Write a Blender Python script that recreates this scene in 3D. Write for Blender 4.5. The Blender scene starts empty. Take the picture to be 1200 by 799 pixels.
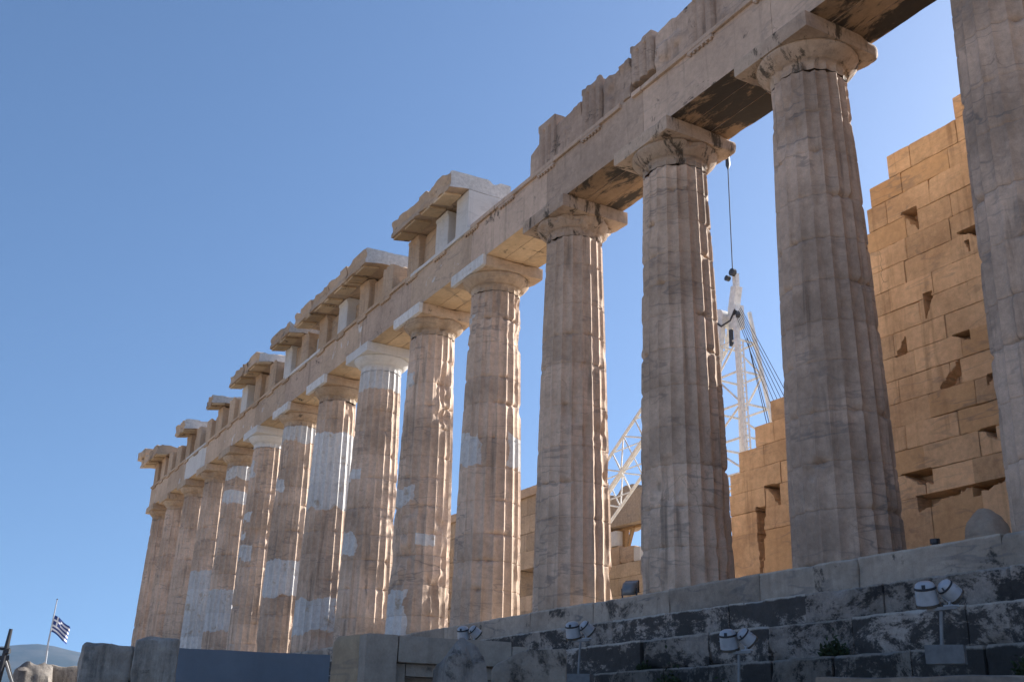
import bpy, math, random
import numpy as np
C = bpy.context.scene.collection
SC = bpy.context.scene
PI = math.pi
# ------------------------------------------------------------------ camera, sky, sun, exposure
CAM = (8.6694, -13.9899, -2.8560)
YAW, PITCH, ROLL, FPX = 1.05704683, 0.361592136, 0.0276238949, 1249.09
SUN_EL, SUN_X = math.radians(28), math.radians(3)     # sun stands over the temple (south), a touch to the east
def make_camera():
    from mathutils import Matrix, Vector
    f = Vector((-math.sin(YAW)*math.cos(PITCH), math.cos(YAW)*math.cos(PITCH), math.sin(PITCH)))
    r = Vector((math.cos(YAW), math.sin(YAW), 0)); u = r.cross(f)
    c, s = math.cos(ROLL), math.sin(ROLL)
    r2 = c*r + s*u; u2 = -s*r + c*u
    cd = bpy.data.cameras.new('camera'); co = bpy.data.objects.new('camera', cd); C.objects.link(co)
    m = Matrix((r2, u2, -f)).transposed().to_4x4(); m.translation = Vector(CAM); co.matrix_world = m
    cd.sensor_fit = 'HORIZONTAL'; cd.sensor_width = 36; cd.lens = FPX/1200*36
    cd.clip_start = 0.1; cd.clip_end = 30000
    SC.camera = co
make_camera()
W = bpy.data.worlds.new('World'); SC.world = W; W.use_nodes = True
_n = W.node_tree.nodes; _n.clear()
_sky = _n.new('ShaderNodeTexSky'); _sky.sky_type = 'NISHITA'; _sky.sun_disc = False
_sky.sun_elevation = SUN_EL; _sky.sun_rotation = -SUN_X; _sky.altitude = 150
_sky.air_density = 1.05; _sky.dust_density = 1.5; _sky.ozone_density = 5.0
_tc = _n.new('ShaderNodeTexCoord'); _mp = _n.new('ShaderNodeMapping'); _mp.vector_type = 'POINT'
_mp.inputs['Location'].default_value = (0, 0, .18); _mp.inputs['Scale'].default_value = (1, 1, .88)   # thinner air near the horizon
_nv = _n.new('ShaderNodeVectorMath'); _nv.operation = 'NORMALIZE'
W.node_tree.links.new(_tc.outputs['Generated'], _mp.inputs[0]); W.node_tree.links.new(_mp.outputs[0], _nv.inputs[0]); W.node_tree.links.new(_nv.outputs[0], _sky.inputs[0])
_bg = _n.new('ShaderNodeBackground'); _bg.inputs['Strength'].default_value = 0.079
_wo = _n.new('ShaderNodeOutputWorld')
W.node_tree.links.new(_sky.outputs[0], _bg.inputs[0]); W.node_tree.links.new(_bg.outputs[0], _wo.inputs[0])
_sd = bpy.data.lights.new('sun', 'SUN'); _sd.energy = 5.0; _sd.angle = math.radians(0.5); _sd.color = (1.0, 0.97, 0.92)
_so = bpy.data.objects.new('sun', _sd); C.objects.link(_so)
_so.rotation_euler = (-(PI/2 - SUN_EL), 0, SUN_X); _so.location = (0, 60, 60)
SC.view_settings.view_transform = 'Standard'; SC.view_settings.look = 'None'
SC.view_settings.exposure = 1.2; SC.view_settings.gamma = 1
SC.view_settings.use_curve_mapping = False
SC.cycles.max_bounces = 8; SC.cycles.diffuse_bounces = 5

# ------------------------------------------------------------------ noise and mesh helpers
def _hash(ix, iy, iz, seed):
    h = (ix*374761393 + iy*668265263 + iz*2147483647 + seed*974711) & 0xFFFFFFFF
    h = ((h ^ (h >> 13))*1274126177) & 0xFFFFFFFF
    h = ((h ^ (h >> 16))*2246822519) & 0xFFFFFFFF
    return ((h ^ (h >> 15)) & 0xFFFFFF)/float(0xFFFFFF)
def vnoise(P, seed=0):
    P = np.asarray(P, float); F = np.floor(P); I = F.astype(np.int64); f = P - F; f = f*f*(3-2*f)
    r = 0
    for dx in (0, 1):
        wx = f[:, 0] if dx else 1-f[:, 0]
        for dy in (0, 1):
            wy = f[:, 1] if dy else 1-f[:, 1]
            for dz in (0, 1):
                wz = f[:, 2] if dz else 1-f[:, 2]
                r = r + wx*wy*wz*_hash(I[:, 0]+dx, I[:, 1]+dy, I[:, 2]+dz, seed)
    return r
def fbm(P, octv=4, seed=0):
    P = np.asarray(P, float); a, s, t = .5, 0, 0
    for i in range(octv):
        s = s + a*vnoise(P*(2.03**i) + 17.3*i, seed+i); t += a; a *= .5
    return s/t
def sstep(a, b, x):
    t = np.clip((x-a)/(b-a), 0, 1); return t*t*(3-2*t)

def build(name, V, F, mats, parent=None, smooth=30, midx=None, attr=None, loc=None):
    me = bpy.data.meshes.new(name)
    V = np.asarray(V, float)
    me.from_pydata([tuple(v) for v in V], [], [tuple(int(i) for i in f) for f in F]) if not isinstance(F, np.ndarray) else _fast(me, V, F)
    for m in (mats if isinstance(mats, (list, tuple)) else [mats]): me.materials.append(m)
    if midx is not None: me.polygons.foreach_set('material_index', np.asarray(midx, np.int32))
    if attr:
        for k, a in attr.items():
            at = me.attributes.new(k, 'FLOAT', 'POINT'); at.data.foreach_set('value', np.asarray(a, np.float32))
    me.validate(); me.update()
    if smooth:
        me.polygons.foreach_set('use_smooth', [True]*len(me.polygons))
        me.set_sharp_from_angle(angle=math.radians(smooth))
    o = bpy.data.objects.new(name, me); C.objects.link(o)
    if parent is not None: o.parent = parent
    if loc is not None: o.location = loc
    return o
def _fast(me, V, F):
    n = F.shape[1]
    me.vertices.add(len(V)); me.vertices.foreach_set('co', V.astype(np.float32).ravel())
    me.loops.add(F.size); me.loops.foreach_set('vertex_index', F.astype(np.int32).ravel())
    me.polygons.add(len(F)); me.polygons.foreach_set('loop_start', np.arange(0, F.size, n, dtype=np.int32))
    me.update(calc_edges=True)
def tag(o, label=None, cat=None, group=None, kind=None):
    if label: o['label'] = label
    if cat: o['category'] = cat
    if group: o['group'] = group
    if kind: o['kind'] = kind
    return o
def thing(name, label, cat, loc=(0, 0, 0), rz=0, group=None):
    o = bpy.data.objects.new(name, None); C.objects.link(o); o.location = loc; o.rotation_euler = (0, 0, rz)
    o.empty_display_size = .3
    return tag(o, label, cat, group)

def grid_box(lo, hi, res):
    """surface of a box as a welded quad grid"""
    lo = np.array(lo, float); hi = np.array(hi, float)
    n = np.maximum(1, np.round((hi-lo)/res)).astype(int); n = np.minimum(n, 90)
    ax = [np.linspace(lo[i], hi[i], n[i]+1) for i in range(3)]
    V, Fs, off = [], [], 0
    for a in range(3):
        b, c = (a+1) % 3, (a+2) % 3
        for side in (0, 1):
            B, Cc = np.meshgrid(ax[b], ax[c], indexing='ij')
            P = np.zeros(B.shape+(3,)); P[..., b] = B; P[..., c] = Cc; P[..., a] = hi[a] if side else lo[a]
            nb, nc = B.shape
            idx = np.arange(nb*nc).reshape(nb, nc)+off
            q = np.stack([idx[:-1, :-1], idx[1:, :-1], idx[1:, 1:], idx[:-1, 1:]], -1).reshape(-1, 4)
            if not side: q = q[:, ::-1]
            V.append(P.reshape(-1, 3)); Fs.append(q); off += nb*nc
    V = np.concatenate(V); F = np.concatenate(Fs)
    key = np.round(V, 5); u, inv = np.unique(key, axis=0, return_inverse=True)
    return u, inv.reshape(-1)[F]
def rough_box(lo, hi, res=.12, r=.012, chip=.05, amp=.008, seed=0, cuts=(), top=None, nf=1.7):
    """a worn stone block: rounded, chipped edges, uneven faces; cuts are broken front corners; top(x,y)->height gives a broken top"""
    lo = np.array(lo, float); hi = np.array(hi, float)
    V, F = grid_box(lo, hi, res)
    off = np.array([seed*3.17, seed*1.31, seed*2.71])
    if top is not None:
        T = top(V[:, 0], V[:, 1]); T = np.clip(T, lo[2]+.05, hi[2])
        V[:, 2] = lo[2] + (V[:, 2]-lo[2])*(T-lo[2])/(hi[2]-lo[2])
        hi2 = np.stack([np.full(len(V), hi[0]), np.full(len(V), hi[1]), T], 1)
    else: hi2 = np.tile(hi, (len(V), 1))
    n = fbm(V*nf+off, 4, seed)
    rr = r + chip*sstep(.5, .78, n)
    rr = np.minimum(rr, (hi2-lo).min(axis=1)*.45)[:, None]
    q = np.clip(V, lo+rr, hi2-rr); d = V-q; L = np.linalg.norm(d, axis=1, keepdims=True)
    P = np.where(L > 1e-9, q+d/np.maximum(L, 1e-9)*np.minimum(L, rr), V)
    c = (lo+hi)/2; nd = (P-c)/((hi-lo)/2); w = np.sign(nd)*(np.abs(nd) > .93)
    P = P + w*((fbm(V*4+off, 3, seed+5)-.5)*2*amp)[:, None]
    for (cx, cz, rx, rz, dep) in cuts:
        a, b = (V[:, 0]-cx)/rx, (V[:, 2]-cz)/rz
        t = a+b+(n-.5)*.5+(fbm(V*9+off, 3, seed+2)-.5)*.5
        P[:, 1] += np.where((V[:, 1] < (lo[1]+hi[1])/2) & (a >= -.02) & (b >= -.02), dep*(1-sstep(.93, 1.0, t)), 0)
    return P, F
class MB:
    def __init__(s): s.V, s.F, s.n, s.B, s.lip = [], [], 0, [], []
    def add(s, V, F, b=None, lip=None):
        V = np.asarray(V, float); s.B.append(np.full(len(V), random.Random(s.n*7+len(V)).random() if b is None else b)); s.lip.append(np.zeros(len(V)) if lip is None else lip); s.V.append(V); s.F += [tuple(int(i)+s.n for i in f) for f in F]; s.n += len(V); return s
    def box(s, lo, hi):
        V, F = grid_box(lo, hi, 1e6); return s.add(V, F)
    def tube(s, pts, rad, seg=8, cap=True):
        pts = [np.array(p, float) for p in pts]; rings = []
        rads = rad if isinstance(rad, (list, tuple)) else [rad]*len(pts)
        prev = None
        for i, p in enumerate(pts):
            d = pts[min(i+1, len(pts)-1)]-pts[max(i-1, 0)]; d = d/np.linalg.norm(d)
            if prev is None:
                a = np.array([0, 0, 1.]) if abs(d[2]) < .9 else np.array([1., 0, 0])
            else: a = prev
            u = a-d*(a@d); u /= np.linalg.norm(u); v = np.cross(d, u); prev = u
            t = np.arange(seg)/seg*2*PI
            rings.append(p+rads[i]*(np.cos(t)[:, None]*u+np.sin(t)[:, None]*v))
        F = []
        for i in range(len(pts)-1):
            for j in range(seg):
                k = (j+1) % seg; F.append((i*seg+j, i*seg+k, (i+1)*seg+k, (i+1)*seg+j))
        if cap:
            F.append(tuple(range(seg))[::-1]); F.append(tuple((len(pts)-1)*seg+j for j in range(seg)))
        return s.add(np.concatenate(rings), F)
    def beam(s, a, b, w, h):
        a = np.array(a, float); b = np.array(b, float); d = (b-a)/np.linalg.norm(b-a)
        up = np.array([0, 0, 1.]) if abs(d[2]) < .95 else np.array([0, 1., 0])
        u = np.cross(d, up); u /= np.linalg.norm(u); v = np.cross(u, d)
        V = [p+sx*u*w/2+sy*v*h/2 for p in (a, b) for sx, sy in ((-1, -1), (1, -1), (1, 1), (-1, 1))]
        return s.add(V, [(3, 2, 1, 0), (4, 5, 6, 7), (0, 1, 5, 4), (1, 2, 6, 5), (2, 3, 7, 6), (3, 0, 4, 7)])
    def lathe(s, prof, seg=24, origin=(0, 0, 0), axis=(0, 0, 1)):
        ax = np.array(axis, float); ax /= np.linalg.norm(ax)
        a = np.array([0, 0, 1.]) if abs(ax[2]) < .9 else np.array([1., 0, 0])
        u = np.cross(a, ax); u /= np.linalg.norm(u); v = np.cross(ax, u); t = np.arange(seg)/seg*2*PI
        R = [np.array(origin)+ax*h+r*(np.cos(t)[:, None]*u+np.sin(t)[:, None]*v) for r, h in prof]; F = []
        for i in range(len(prof)-1):
            for j in range(seg):
                k = (j+1) % seg; F.append((i*seg+j, i*seg+k, (i+1)*seg+k, (i+1)*seg+j))
        F.append(tuple(range(seg))[::-1]); F.append(tuple((len(prof)-1)*seg+j for j in range(seg)))
        return s.add(np.concatenate(R), F)
    def build(s, name, mat, parent=None, smooth=35, midx=None):
        return build(name, np.concatenate(s.V), s.F, mat, parent, smooth, midx, {'blk': np.concatenate(s.B), 'lip': np.concatenate(s.lip)})

# ------------------------------------------------------------------ materials
class NT:
    def __init__(s, name):
        s.m = bpy.data.materials.new(name); s.m.use_nodes = True; s.t = s.m.node_tree; s.t.nodes.clear()
        s.out = s.N('ShaderNodeOutputMaterial'); s.b = s.N('ShaderNodeBsdfPrincipled'); s.L(s.b.outputs[0], s.out.inputs[0])
        s.pos = s.N('ShaderNodeNewGeometry').outputs['Position']
    def N(s, t, **k):
        n = s.t.nodes.new(t)
        for a, v in k.items(): setattr(n, a, v)
        return n
    def L(s, a, b): s.t.links.new(a, b)
    def setv(s, inp, v):
        if hasattr(v, 'is_output') or hasattr(v, 'links'): s.L(v, inp)
        else: inp.default_value = v
    def mapp(s, scale=(1, 1, 1), rot=(0, 0, 0), loc=(0, 0, 0)):
        n = s.N('ShaderNodeMapping'); s.L(s.pos, n.inputs[0]); n.inputs['Scale'].default_value = scale
        n.inputs['Rotation'].default_value = rot; n.inputs['Location'].default_value = loc; return n.outputs[0]
    def noise(s, vec, scale, detail=5, rough=.55, dist=0):
        n = s.N('ShaderNodeTexNoise'); s.L(vec, n.inputs['Vector']); n.inputs['Scale'].default_value = scale
        n.inputs['Detail'].default_value = detail; n.inputs['Roughness'].default_value = rough; n.inputs['Distortion'].default_value = dist
        return n.outputs['Fac']
    def math(s, op, a, b=0., c=None, clamp=False):
        n = s.N('ShaderNodeMath', operation=op); n.use_clamp = clamp
        s.setv(n.inputs[0], a); s.setv(n.inputs[1], b)
        if c is not None: s.setv(n.inputs[2], c)
        return n.outputs[0]
    def ss(s, v, a, b):
        n = s.N('ShaderNodeMapRange', interpolation_type='SMOOTHSTEP'); s.setv(n.inputs[0], v)
        n.inputs[1].default_value = a; n.inputs[2].default_value = b; return n.outputs[0]
    def mix(s, f, a, b, mode='MIX'):
        n = s.N('ShaderNodeMix', data_type='RGBA', blend_type=mode); s.setv(n.inputs[0], f)
        for i, v in ((6, a), (7, b)):
            if isinstance(v, tuple): n.inputs[i].default_value = v if len(v) == 4 else v+(1,)
            else: s.L(v, n.inputs[i])
        return n.outputs[2]
    def attr(s, name):
        n = s.N('ShaderNodeAttribute'); n.attribute_name = name; return n.outputs['Fac']
    def bump(s, h, strength, dist):
        n = s.N('ShaderNodeBump'); s.L(h, n.inputs['Height']); n.inputs['Strength'].default_value = strength
        n.inputs['Distance'].default_value = dist; s.L(n.outputs[0], s.b.inputs['Normal'])
    def done(s, col, rough=.85, spec=.25):
        s.setv(s.b.inputs['Base Color'], col); s.b.inputs['Roughness'].default_value = rough
        s.b.inputs['Specular IOR Level'].default_value = spec; return s.m
NEWC = (.62, .60, .57)
def stone(name, c1, c2, dark=(.16, .125, .095), streak=.45, vein=.35, crust=0., crust_sc=.9, fine=.22, patch=False,
          bump=.5, crustc=(.045, .04, .035), pale=None, pale_t=.62, cst=(1, 1, 1), var=.16, lichen=0., cdist=.35, crough=.74, soft=False, blk=0., lip=None, crack=.0):
    g = NT(name); p = g.pos
    big = g.noise(p, .55, 6, .6)
    col = g.mix(g.ss(big, .36, .66), c1, c2)
    # rain streaks down the face
    st = g.noise(g.mapp((4.2, 4.2, .28)), 1.0, 6, .62, .3)
    col = g.mix(g.math('MULTIPLY', g.ss(st, .53, .74), streak), col, dark)
    # fine mottling and grain
    f1 = g.noise(p, 7.5, 7, .68); f2 = g.noise(p, 45, 4, .6)
    v = g.math('ADD', g.math('MULTIPLY', g.math('SUBTRACT', f1, .5), fine*2.6), g.math('MULTIPLY', g.math('SUBTRACT', f2, .5), fine*1.2))
    oi = g.N('ShaderNodeObjectInfo').outputs['Random']
    v = g.math('ADD', v, g.math('MULTIPLY', g.math('SUBTRACT', oi, .5), var*2))
    if blk: v = g.math('ADD', v, g.math('MULTIPLY', g.math('SUBTRACT', g.attr('blk'), .5), blk*2))
    v = g.math('ADD', v, 1.0)
    # grey marble veins running slantwise
    vn = g.noise(g.mapp((.7, .7, 3.0), (.6, .35, .2)), .8, 3, .5, .25)
    vv = g.math('SUBTRACT', 1.0, g.ss(g.math('ABSOLUTE', g.math('SUBTRACT', vn, .5)), .004, .028))
    vv = g.math('MULTIPLY', vv, g.ss(g.noise(p, .8, 3), .40, .66))
    col = g.mix(g.math('MULTIPLY', vv, vein), col, (.17, .155, .145))
    # small pits
    pit = g.ss(g.noise(p, 16, 5, .7), .66, .74)
    col = g.mix(g.math('MULTIPLY', pit, .5), col, dark)
    if pale is not None:
        pl = g.ss(g.noise(p, 1.3, 7, .66, .4), pale_t, pale_t+.06); col = g.mix(pl, col, pale)
    if crust > 0:
        cr = g.noise(g.mapp(cst), crust_sc, 10, crough, cdist)
        if blk: cr = g.math('ADD', cr, g.math('MULTIPLY', g.math('SUBTRACT', g.attr('blk'), .5), .09))
        cm = g.ss(cr, .60-crust*.26, (.74 if soft else .68)-crust*.26)
        if soft:
            c2 = g.ss(g.noise(g.mapp((3.2, 3.2, .45), (0, 0, 0), (3, 7, 1)), 1.0, 8, .7), .46, .66)
            c3 = g.ss(g.noise(p, 9, 6, .75), .30, .62)
            cm = g.math('MULTIPLY', g.math('MAXIMUM', cm, g.math('MULTIPLY', c2, .75)), g.math('MULTIPLY_ADD', c3, .65, .35))
        col = g.mix(g.math('MULTIPLY', cm, .93), col, crustc)
    if lip is not None:
        lp = g.ss(g.math('ADD', g.attr('lip'), g.math('MULTIPLY', g.math('SUBTRACT', g.noise(p, 3.5, 6, .7), .5), 1.3)), .35, .75)
        col = g.mix(g.math('MULTIPLY', lp, .8), col, lip)
    if crack > 0:
        dn = g.N('ShaderNodeTexNoise'); g.L(p, dn.inputs['Vector']); dn.inputs['Scale'].default_value = 1.7; dn.inputs['Detail'].default_value = 5
        wv = g.N('ShaderNodeVectorMath', operation='MULTIPLY_ADD'); g.L(dn.outputs['Color'], wv.inputs[0]); wv.inputs[1].default_value = (.8, .8, .8); g.L(p, wv.inputs[2])
        vo = g.N('ShaderNodeTexVoronoi', feature='DISTANCE_TO_EDGE'); g.L(wv.outputs[0], vo.inputs['Vector']); vo.inputs['Scale'].default_value = .62
        ck = g.math('MULTIPLY', g.math('SUBTRACT', 1.0, g.ss(vo.outputs['Distance'], .002, .009)), g.ss(g.noise(p, .7, 3), .58, .66))
        col = g.mix(g.math('MULTIPLY', ck, crack), col, (.06, .05, .04))
    if lichen > 0:
        li = g.ss(g.noise(p, 2.6, 8, .75), .68-lichen*.1, .72-lichen*.1); col = g.mix(li, col, (.42, .40, .36))
    if patch:
        pa = g.math('ADD', g.attr('patch'), g.math('MULTIPLY', g.math('SUBTRACT', g.noise(p, 2.4, 7, .62), .5), 1.15))
        pm = g.ss(pa, .49, .53)
        nc = g.mix(g.math('MULTIPLY', g.ss(st, .45, .75), .6), NEWC, (.42, .385, .34))
        nc = g.mix(g.ss(g.noise(p, 1.9, 7, .7), .56, .66), nc, (.46, .39, .31))
        col = g.mix(pm, col, nc)
    sc = g.N('ShaderNodeVectorMath', operation='SCALE'); g.L(col, sc.inputs[0]); g.L(v, sc.inputs['Scale'])
    h = g.math('ADD', g.math('MULTIPLY', f1, 1.0), g.math('MULTIPLY', g.noise(p, 22, 6, .65), .5))
    g.bump(h, bump, .02)
    return g.done(sc.outputs[0])
OLD1, OLD2 = (.66, .49, .365), (.45, .33, .24)
M = {}
M['column'] = stone('old_marble', OLD1, OLD2, streak=.7, patch=True, var=.09, vein=.5, fine=.3, crack=.25, bump=.7)
M['column_grey_vignette'] = stone('old_grey_marble_vignette', (.60, .44, .33), (.37, .27, .20), dark=(.14, .10, .075), streak=.75, patch=True, var=.08, vein=.6, fine=.32, crack=.3, bump=.8)  # darker than column: corner vignette put into the colour, along with real greying
M['capital'] = stone('capital_marble', (.52, .40, .29), (.42, .30, .20), streak=.4, patch=True, crust=.04, cst=(1.2, 1.2, .9), fine=.3)
M['capital_black'] = stone('crusted_capital', (.47, .36, .27), (.36, .26, .19), streak=.6, patch=True, crust=.29, cst=(1.6, 1.6, .55), crust_sc=1.3, crustc=(.07, .055, .04), fine=.3)
M['archi'] = stone('architrave_marble', (.57, .425, .32), (.46, .34, .255), streak=.4, fine=.24, crack=.5, crust=.02)
M['archi_patch'] = stone('architrave_mixed', (.57, .425, .305), (.47, .345, .245), streak=.3, pale=NEWC, pale_t=.60)
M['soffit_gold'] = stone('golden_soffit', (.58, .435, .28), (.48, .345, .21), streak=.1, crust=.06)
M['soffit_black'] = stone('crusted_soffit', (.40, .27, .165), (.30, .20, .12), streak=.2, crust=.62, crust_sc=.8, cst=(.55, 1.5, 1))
M['frieze'] = stone('frieze_marble', (.54, .405, .31), (.36, .26, .195), streak=.75, fine=.32, crack=.6, crust=.08)
M['frieze_far'] = stone('frieze_marble_warm', (.52, .385, .27), (.44, .31, .205), streak=.45)
M['cornice'] = stone('cornice_marble', (.50, .37, .26), (.40, .29, .20), streak=.3, crust=.1)
M['newm'] = stone('new_white_marble', NEWC, (.56, .54, .51), dark=(.38, .36, .34), streak=.4, vein=.15, fine=.08, bump=.25, var=.05)
M['pecked'] = stone('pecked_white_marble', (.60, .58, .55), (.50, .48, .45), dark=(.3, .28, .26), streak=.3, fine=.4, bump=1.0)
M['stylobate'] = stone('stylobate_marble', (.41, .335, .265), (.28, .225, .175), streak=.4, vein=.9, crust=.10, crack=.9, fine=.32, blk=.16, lip=(.46, .40, .33), lichen=.0)
M['step'] = stone('blackened_step_marble', (.37, .31, .26), (.22, .185, .15), streak=.5, crust=.58, crust_sc=1.5, cst=(.75, .75, 1.25), cdist=.25, crough=.8, fine=.42, blk=.3, lip=(.42, .38, .33), crack=.8, bump=.9, crustc=(.035, .032, .03))
M['footing'] = stone('footing_limestone', (.24, .205, .17), (.14, .12, .10), streak=.5, crust=.62, crust_sc=1.6, cdist=.2, crough=.8, fine=.4, blk=.3, lip=(.30, .27, .235), bump=.9, crustc=(.03, .028, .026))
M['floor'] = stone('floor_marble', (.50, .42, .33), (.42, .34, .26), streak=.0)
M['cella'] = stone('ochre_wall_marble', (.70, .49, .295), (.52, .345, .20), dark=(.30, .185, .10), streak=.55, vein=.35, fine=.28, var=.0, blk=.17, crack=.6, bump=.7)
M['ruin'] = stone('ruin_marble', (.52, .40, .285), (.42, .32, .22), streak=.4, blk=.15, fine=.28)
M['block_tan'] = stone('tan_block', (.54, .40, .26), (.42, .30, .19), streak=.3, crust=.06)
M['block_grey'] = stone('grey_weathered_block', (.42, .36, .30), (.27, .235, .20), streak=.5, crust=.22, crust_sc=2.6, lichen=.3, bump=1., fine=.35, soft=True)
M['coffer'] = stone('coffered_grey_marble', (.36, .295, .235), (.27, .22, .175), streak=.4, crust=.12, fine=.34, bump=.8, crack=.5)
M['rock'] = stone('rough_rock', (.33, .29, .25), (.22, .19, .165), streak=.3, crust=.3, crust_sc=3, bump=1., fine=.35, soft=True)
def plain(name, col, rough=.5, spec=.5, metal=0., var=.12, sc=6.):
    g = NT(name); n = g.noise(g.pos, sc, 5, .6)
    c2 = tuple(max(0, c*(1-var*2)) for c in col)
    m = g.done(g.mix(g.ss(n, .35, .7), col, c2), rough, spec); g.b.inputs['Metallic'].default_value = metal; return m
M['white_paint'] = plain('white_crane_paint', (.74, .72, .68), .45)
M['cable'] = plain('steel_cable', (.05, .05, .055), .8, .2, 0)
M['dark_metal'] = plain('dark_metal', (.06, .06, .065), .5, .5, .4)
M['galv'] = plain('galvanised_steel', (.24, .235, .23), .5, .4, .3)
M['lamp_white'] = plain('white_lamp_enamel', (.42, .435, .46), .35, .5)
M['lamp_band'] = plain('black_rubber', (.03, .03, .035), .6)
M['lamp_glass'] = plain('lamp_glass', (.09, .075, .06), .15, .6)
M['concrete'] = plain('concrete', (.20, .195, .19), .9, .2, sc=12)
M['panel'] = stone('smooth_grey_slab', (.205, .225, .25), (.17, .19, .215), dark=(.13, .14, .16), streak=.2, vein=.1, fine=.06, bump=.12, var=.0)
M['flag_blue'] = plain('flag_blue_cloth', (.03, .06, .22), .8, .2)
M['flag_white'] = plain('flag_white_cloth', (.75, .75, .77), .8, .2)
M['wood'] = plain('timber', (.38, .24, .12), .8, .2)
def leaf_mat():
    g = NT('weed_leaves'); n = g.noise(g.pos, 9, 4); return g.done(g.mix(n, (.025, .038, .018), (.05, .068, .03)), .7, .2)
M['leaf'] = leaf_mat()
def ground_mat():
    g = NT('dusty_ground'); n = g.noise(g.pos, .25, 8, .65); f = g.noise(g.pos, 6, 6, .7)
    c = g.mix(g.ss(n, .35, .68), (.58, .47, .35), (.46, .37, .27)); c = g.mix(g.ss(f, .55, .75), c, (.22, .19, .15))
    g.bump(f, .6, .04); return g.done(c, .95, .1)
M['ground'] = ground_mat()
def hill_mat():
    g = NT('scrub_hillside'); n = g.noise(g.pos, .004, 8, .65); return g.done(g.mix(g.ss(n, .4, .65), (.045, .05, .04), (.085, .08, .065)), .95, .1)
M['hill'] = hill_mat()

# ------------------------------------------------------------------ setting: ground, hills
def terrain_z(x, y):
    z = -2.35 + (-4.45+2.35)*sstep(-3.0, -12.5, y)
    z = z + 4.6*sstep(-75, -140, x)*np.where(y < 40, 1, 1)
    r = np.hypot(x+25, y-14)
    return z + (-95)*sstep(190, 420, r) + (fbm(np.stack([x*.4, y*.4, x*0], 1), 3, 3)-.5)*.12
def make_ground():
    a = np.concatenate([[-12000, -9000, -6000, -3000, -1500, -800, -500, -350, -280, -230, -190, -165, -150, -140, -125, -110, -95, -85, -75], np.arange(-70, 24, 2.), [26, 32, 40, 55, 75, 110, 160, 220, 300, 400, 600, 1200, 3000, 6000, 12000]])
    b = np.concatenate([[-12000, -6000, -2500, -1000, -500, -300, -200, -150, -110, -80, -60, -45, -36], np.arange(-30, 0, 1.), [0, 5, 12, 20, 30, 40, 60, 90, 130, 200, 300, 420, 600, 1200, 3000, 6000, 12000]])
    X, Y = np.meshgrid(a, b, indexing='ij'); V = np.stack([X.ravel(), Y.ravel(), terrain_z(X.ravel(), Y.ravel())], 1)
    n, m = X.shape; I = np.arange(n*m).reshape(n, m)
    F = np.stack([I[:-1, :-1], I[1:, :-1], I[1:, 1:], I[:-1, 1:]], -1).reshape(-1, 4)
    tag(build('ground', V, F, M['ground'], smooth=60), kind='structure')
make_ground()
def make_hills():
    # a long ridge about six kilometres to the east
    u = np.linspace(-5200, 5200, 131); w = np.linspace(0, 1, 29)
    U, Wd = np.meshgrid(u, w, indexing='ij')
    x = -8200 + Wd*3600; y = U
    prof = np.sin(np.clip(Wd, 0, 1)*PI)**1.2
    ridge = 390 + 38*np.exp(-((U-735)/170)**2) + 16*np.exp(-((U-1250)/160)**2) + 26*(vnoise(np.stack([U.ravel()/420, U.ravel()*0, U.ravel()*0], 1), 4).reshape(U.shape)-.5)
    z = -96 + (ridge+96)*prof*(0.97+.06*fbm(np.stack([x.ravel()/900, y.ravel()/900, x.ravel()*0], 1), 5, 8).reshape(U.shape))
    V = np.stack([x.ravel(), y.ravel(), z.ravel()], 1); n, m = U.shape; I = np.arange(n*m).reshape(n, m)
    F = np.stack([I[:-1, :-1], I[:-1, 1:], I[1:, 1:], I[1:, :-1]], -1).reshape(-1, 4)[:, ::-1]
    tag(build('hills', V, F, M['hill'], smooth=60), kind='structure')
make_hills()

# ------------------------------------------------------------------ stepped platform
SP = 4.296
def colx(k): return -(k-1)*SP if 1 <= k < 15 else (-(13*SP+3.69) if k >= 15 else (SP if k == 0 else SP+3.69))
XW, XE = colx(-1)+1.1, colx(15)-1.1
plat = thing('stepped_platform', 'marble steps under the colonnade, pale top course over blackened lower courses', 'temple steps', (0, -1.1, 0))
def local(o, parent):
    o.parent = parent; o.location = tuple(-v for v in parent.location)
    return o
def step_row(name, y0, y1, z0, z1, blen, mat, seed, chip, xa=XE, xb=XW, labels=None):
    mb = MB(); rnd = random.Random(seed); x = xb
    while x > xa+.05:
        l = blen*rnd.uniform(.8, 1.2); xl = max(xa, x-l)
        if xl-xa < .4: xl = xa
        near = x > -24
        dy, dz = rnd.uniform(-.012, .012), rnd.uniform(-.012, .004)
        V, F = rough_box((xl+.004, y0+dy, z0), (x-.004, y1, z1+dz), .055 if near else .16, .012, chip, .012, rnd.randint(0, 9999), nf=2.2)
        mb.add(V, F, rnd.random(), np.clip(1-(z1-V[:, 2])/.075, 0, 1)); x = xl
    return local(mb.build(name, mat, None, 40), plat)
step_row('stylobate', -1.1, .75, -.56, 0, 2.15, M['stylobate'], 1, .09)
o = step_row('step', -1.8, -.9, -1.09, -.566, 1.75, M['step'], 2, .15); o['label'] = 'upper blackened step course'
o = step_row('step', -2.5, -1.6, -1.63, -1.096, 1.6, M['step'], 3, .17); o['label'] = 'lower blackened step course'
step_row('footing', -2.95, -2.2, -2.7, -1.636, 1.3, M['footing'], 4, .12)
mb = MB(); mb.box((XE, .76, -.6), (XW, 30.9, -.015)); local(mb.build('temple_floor', M['floor'], None, 0), plat)

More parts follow.
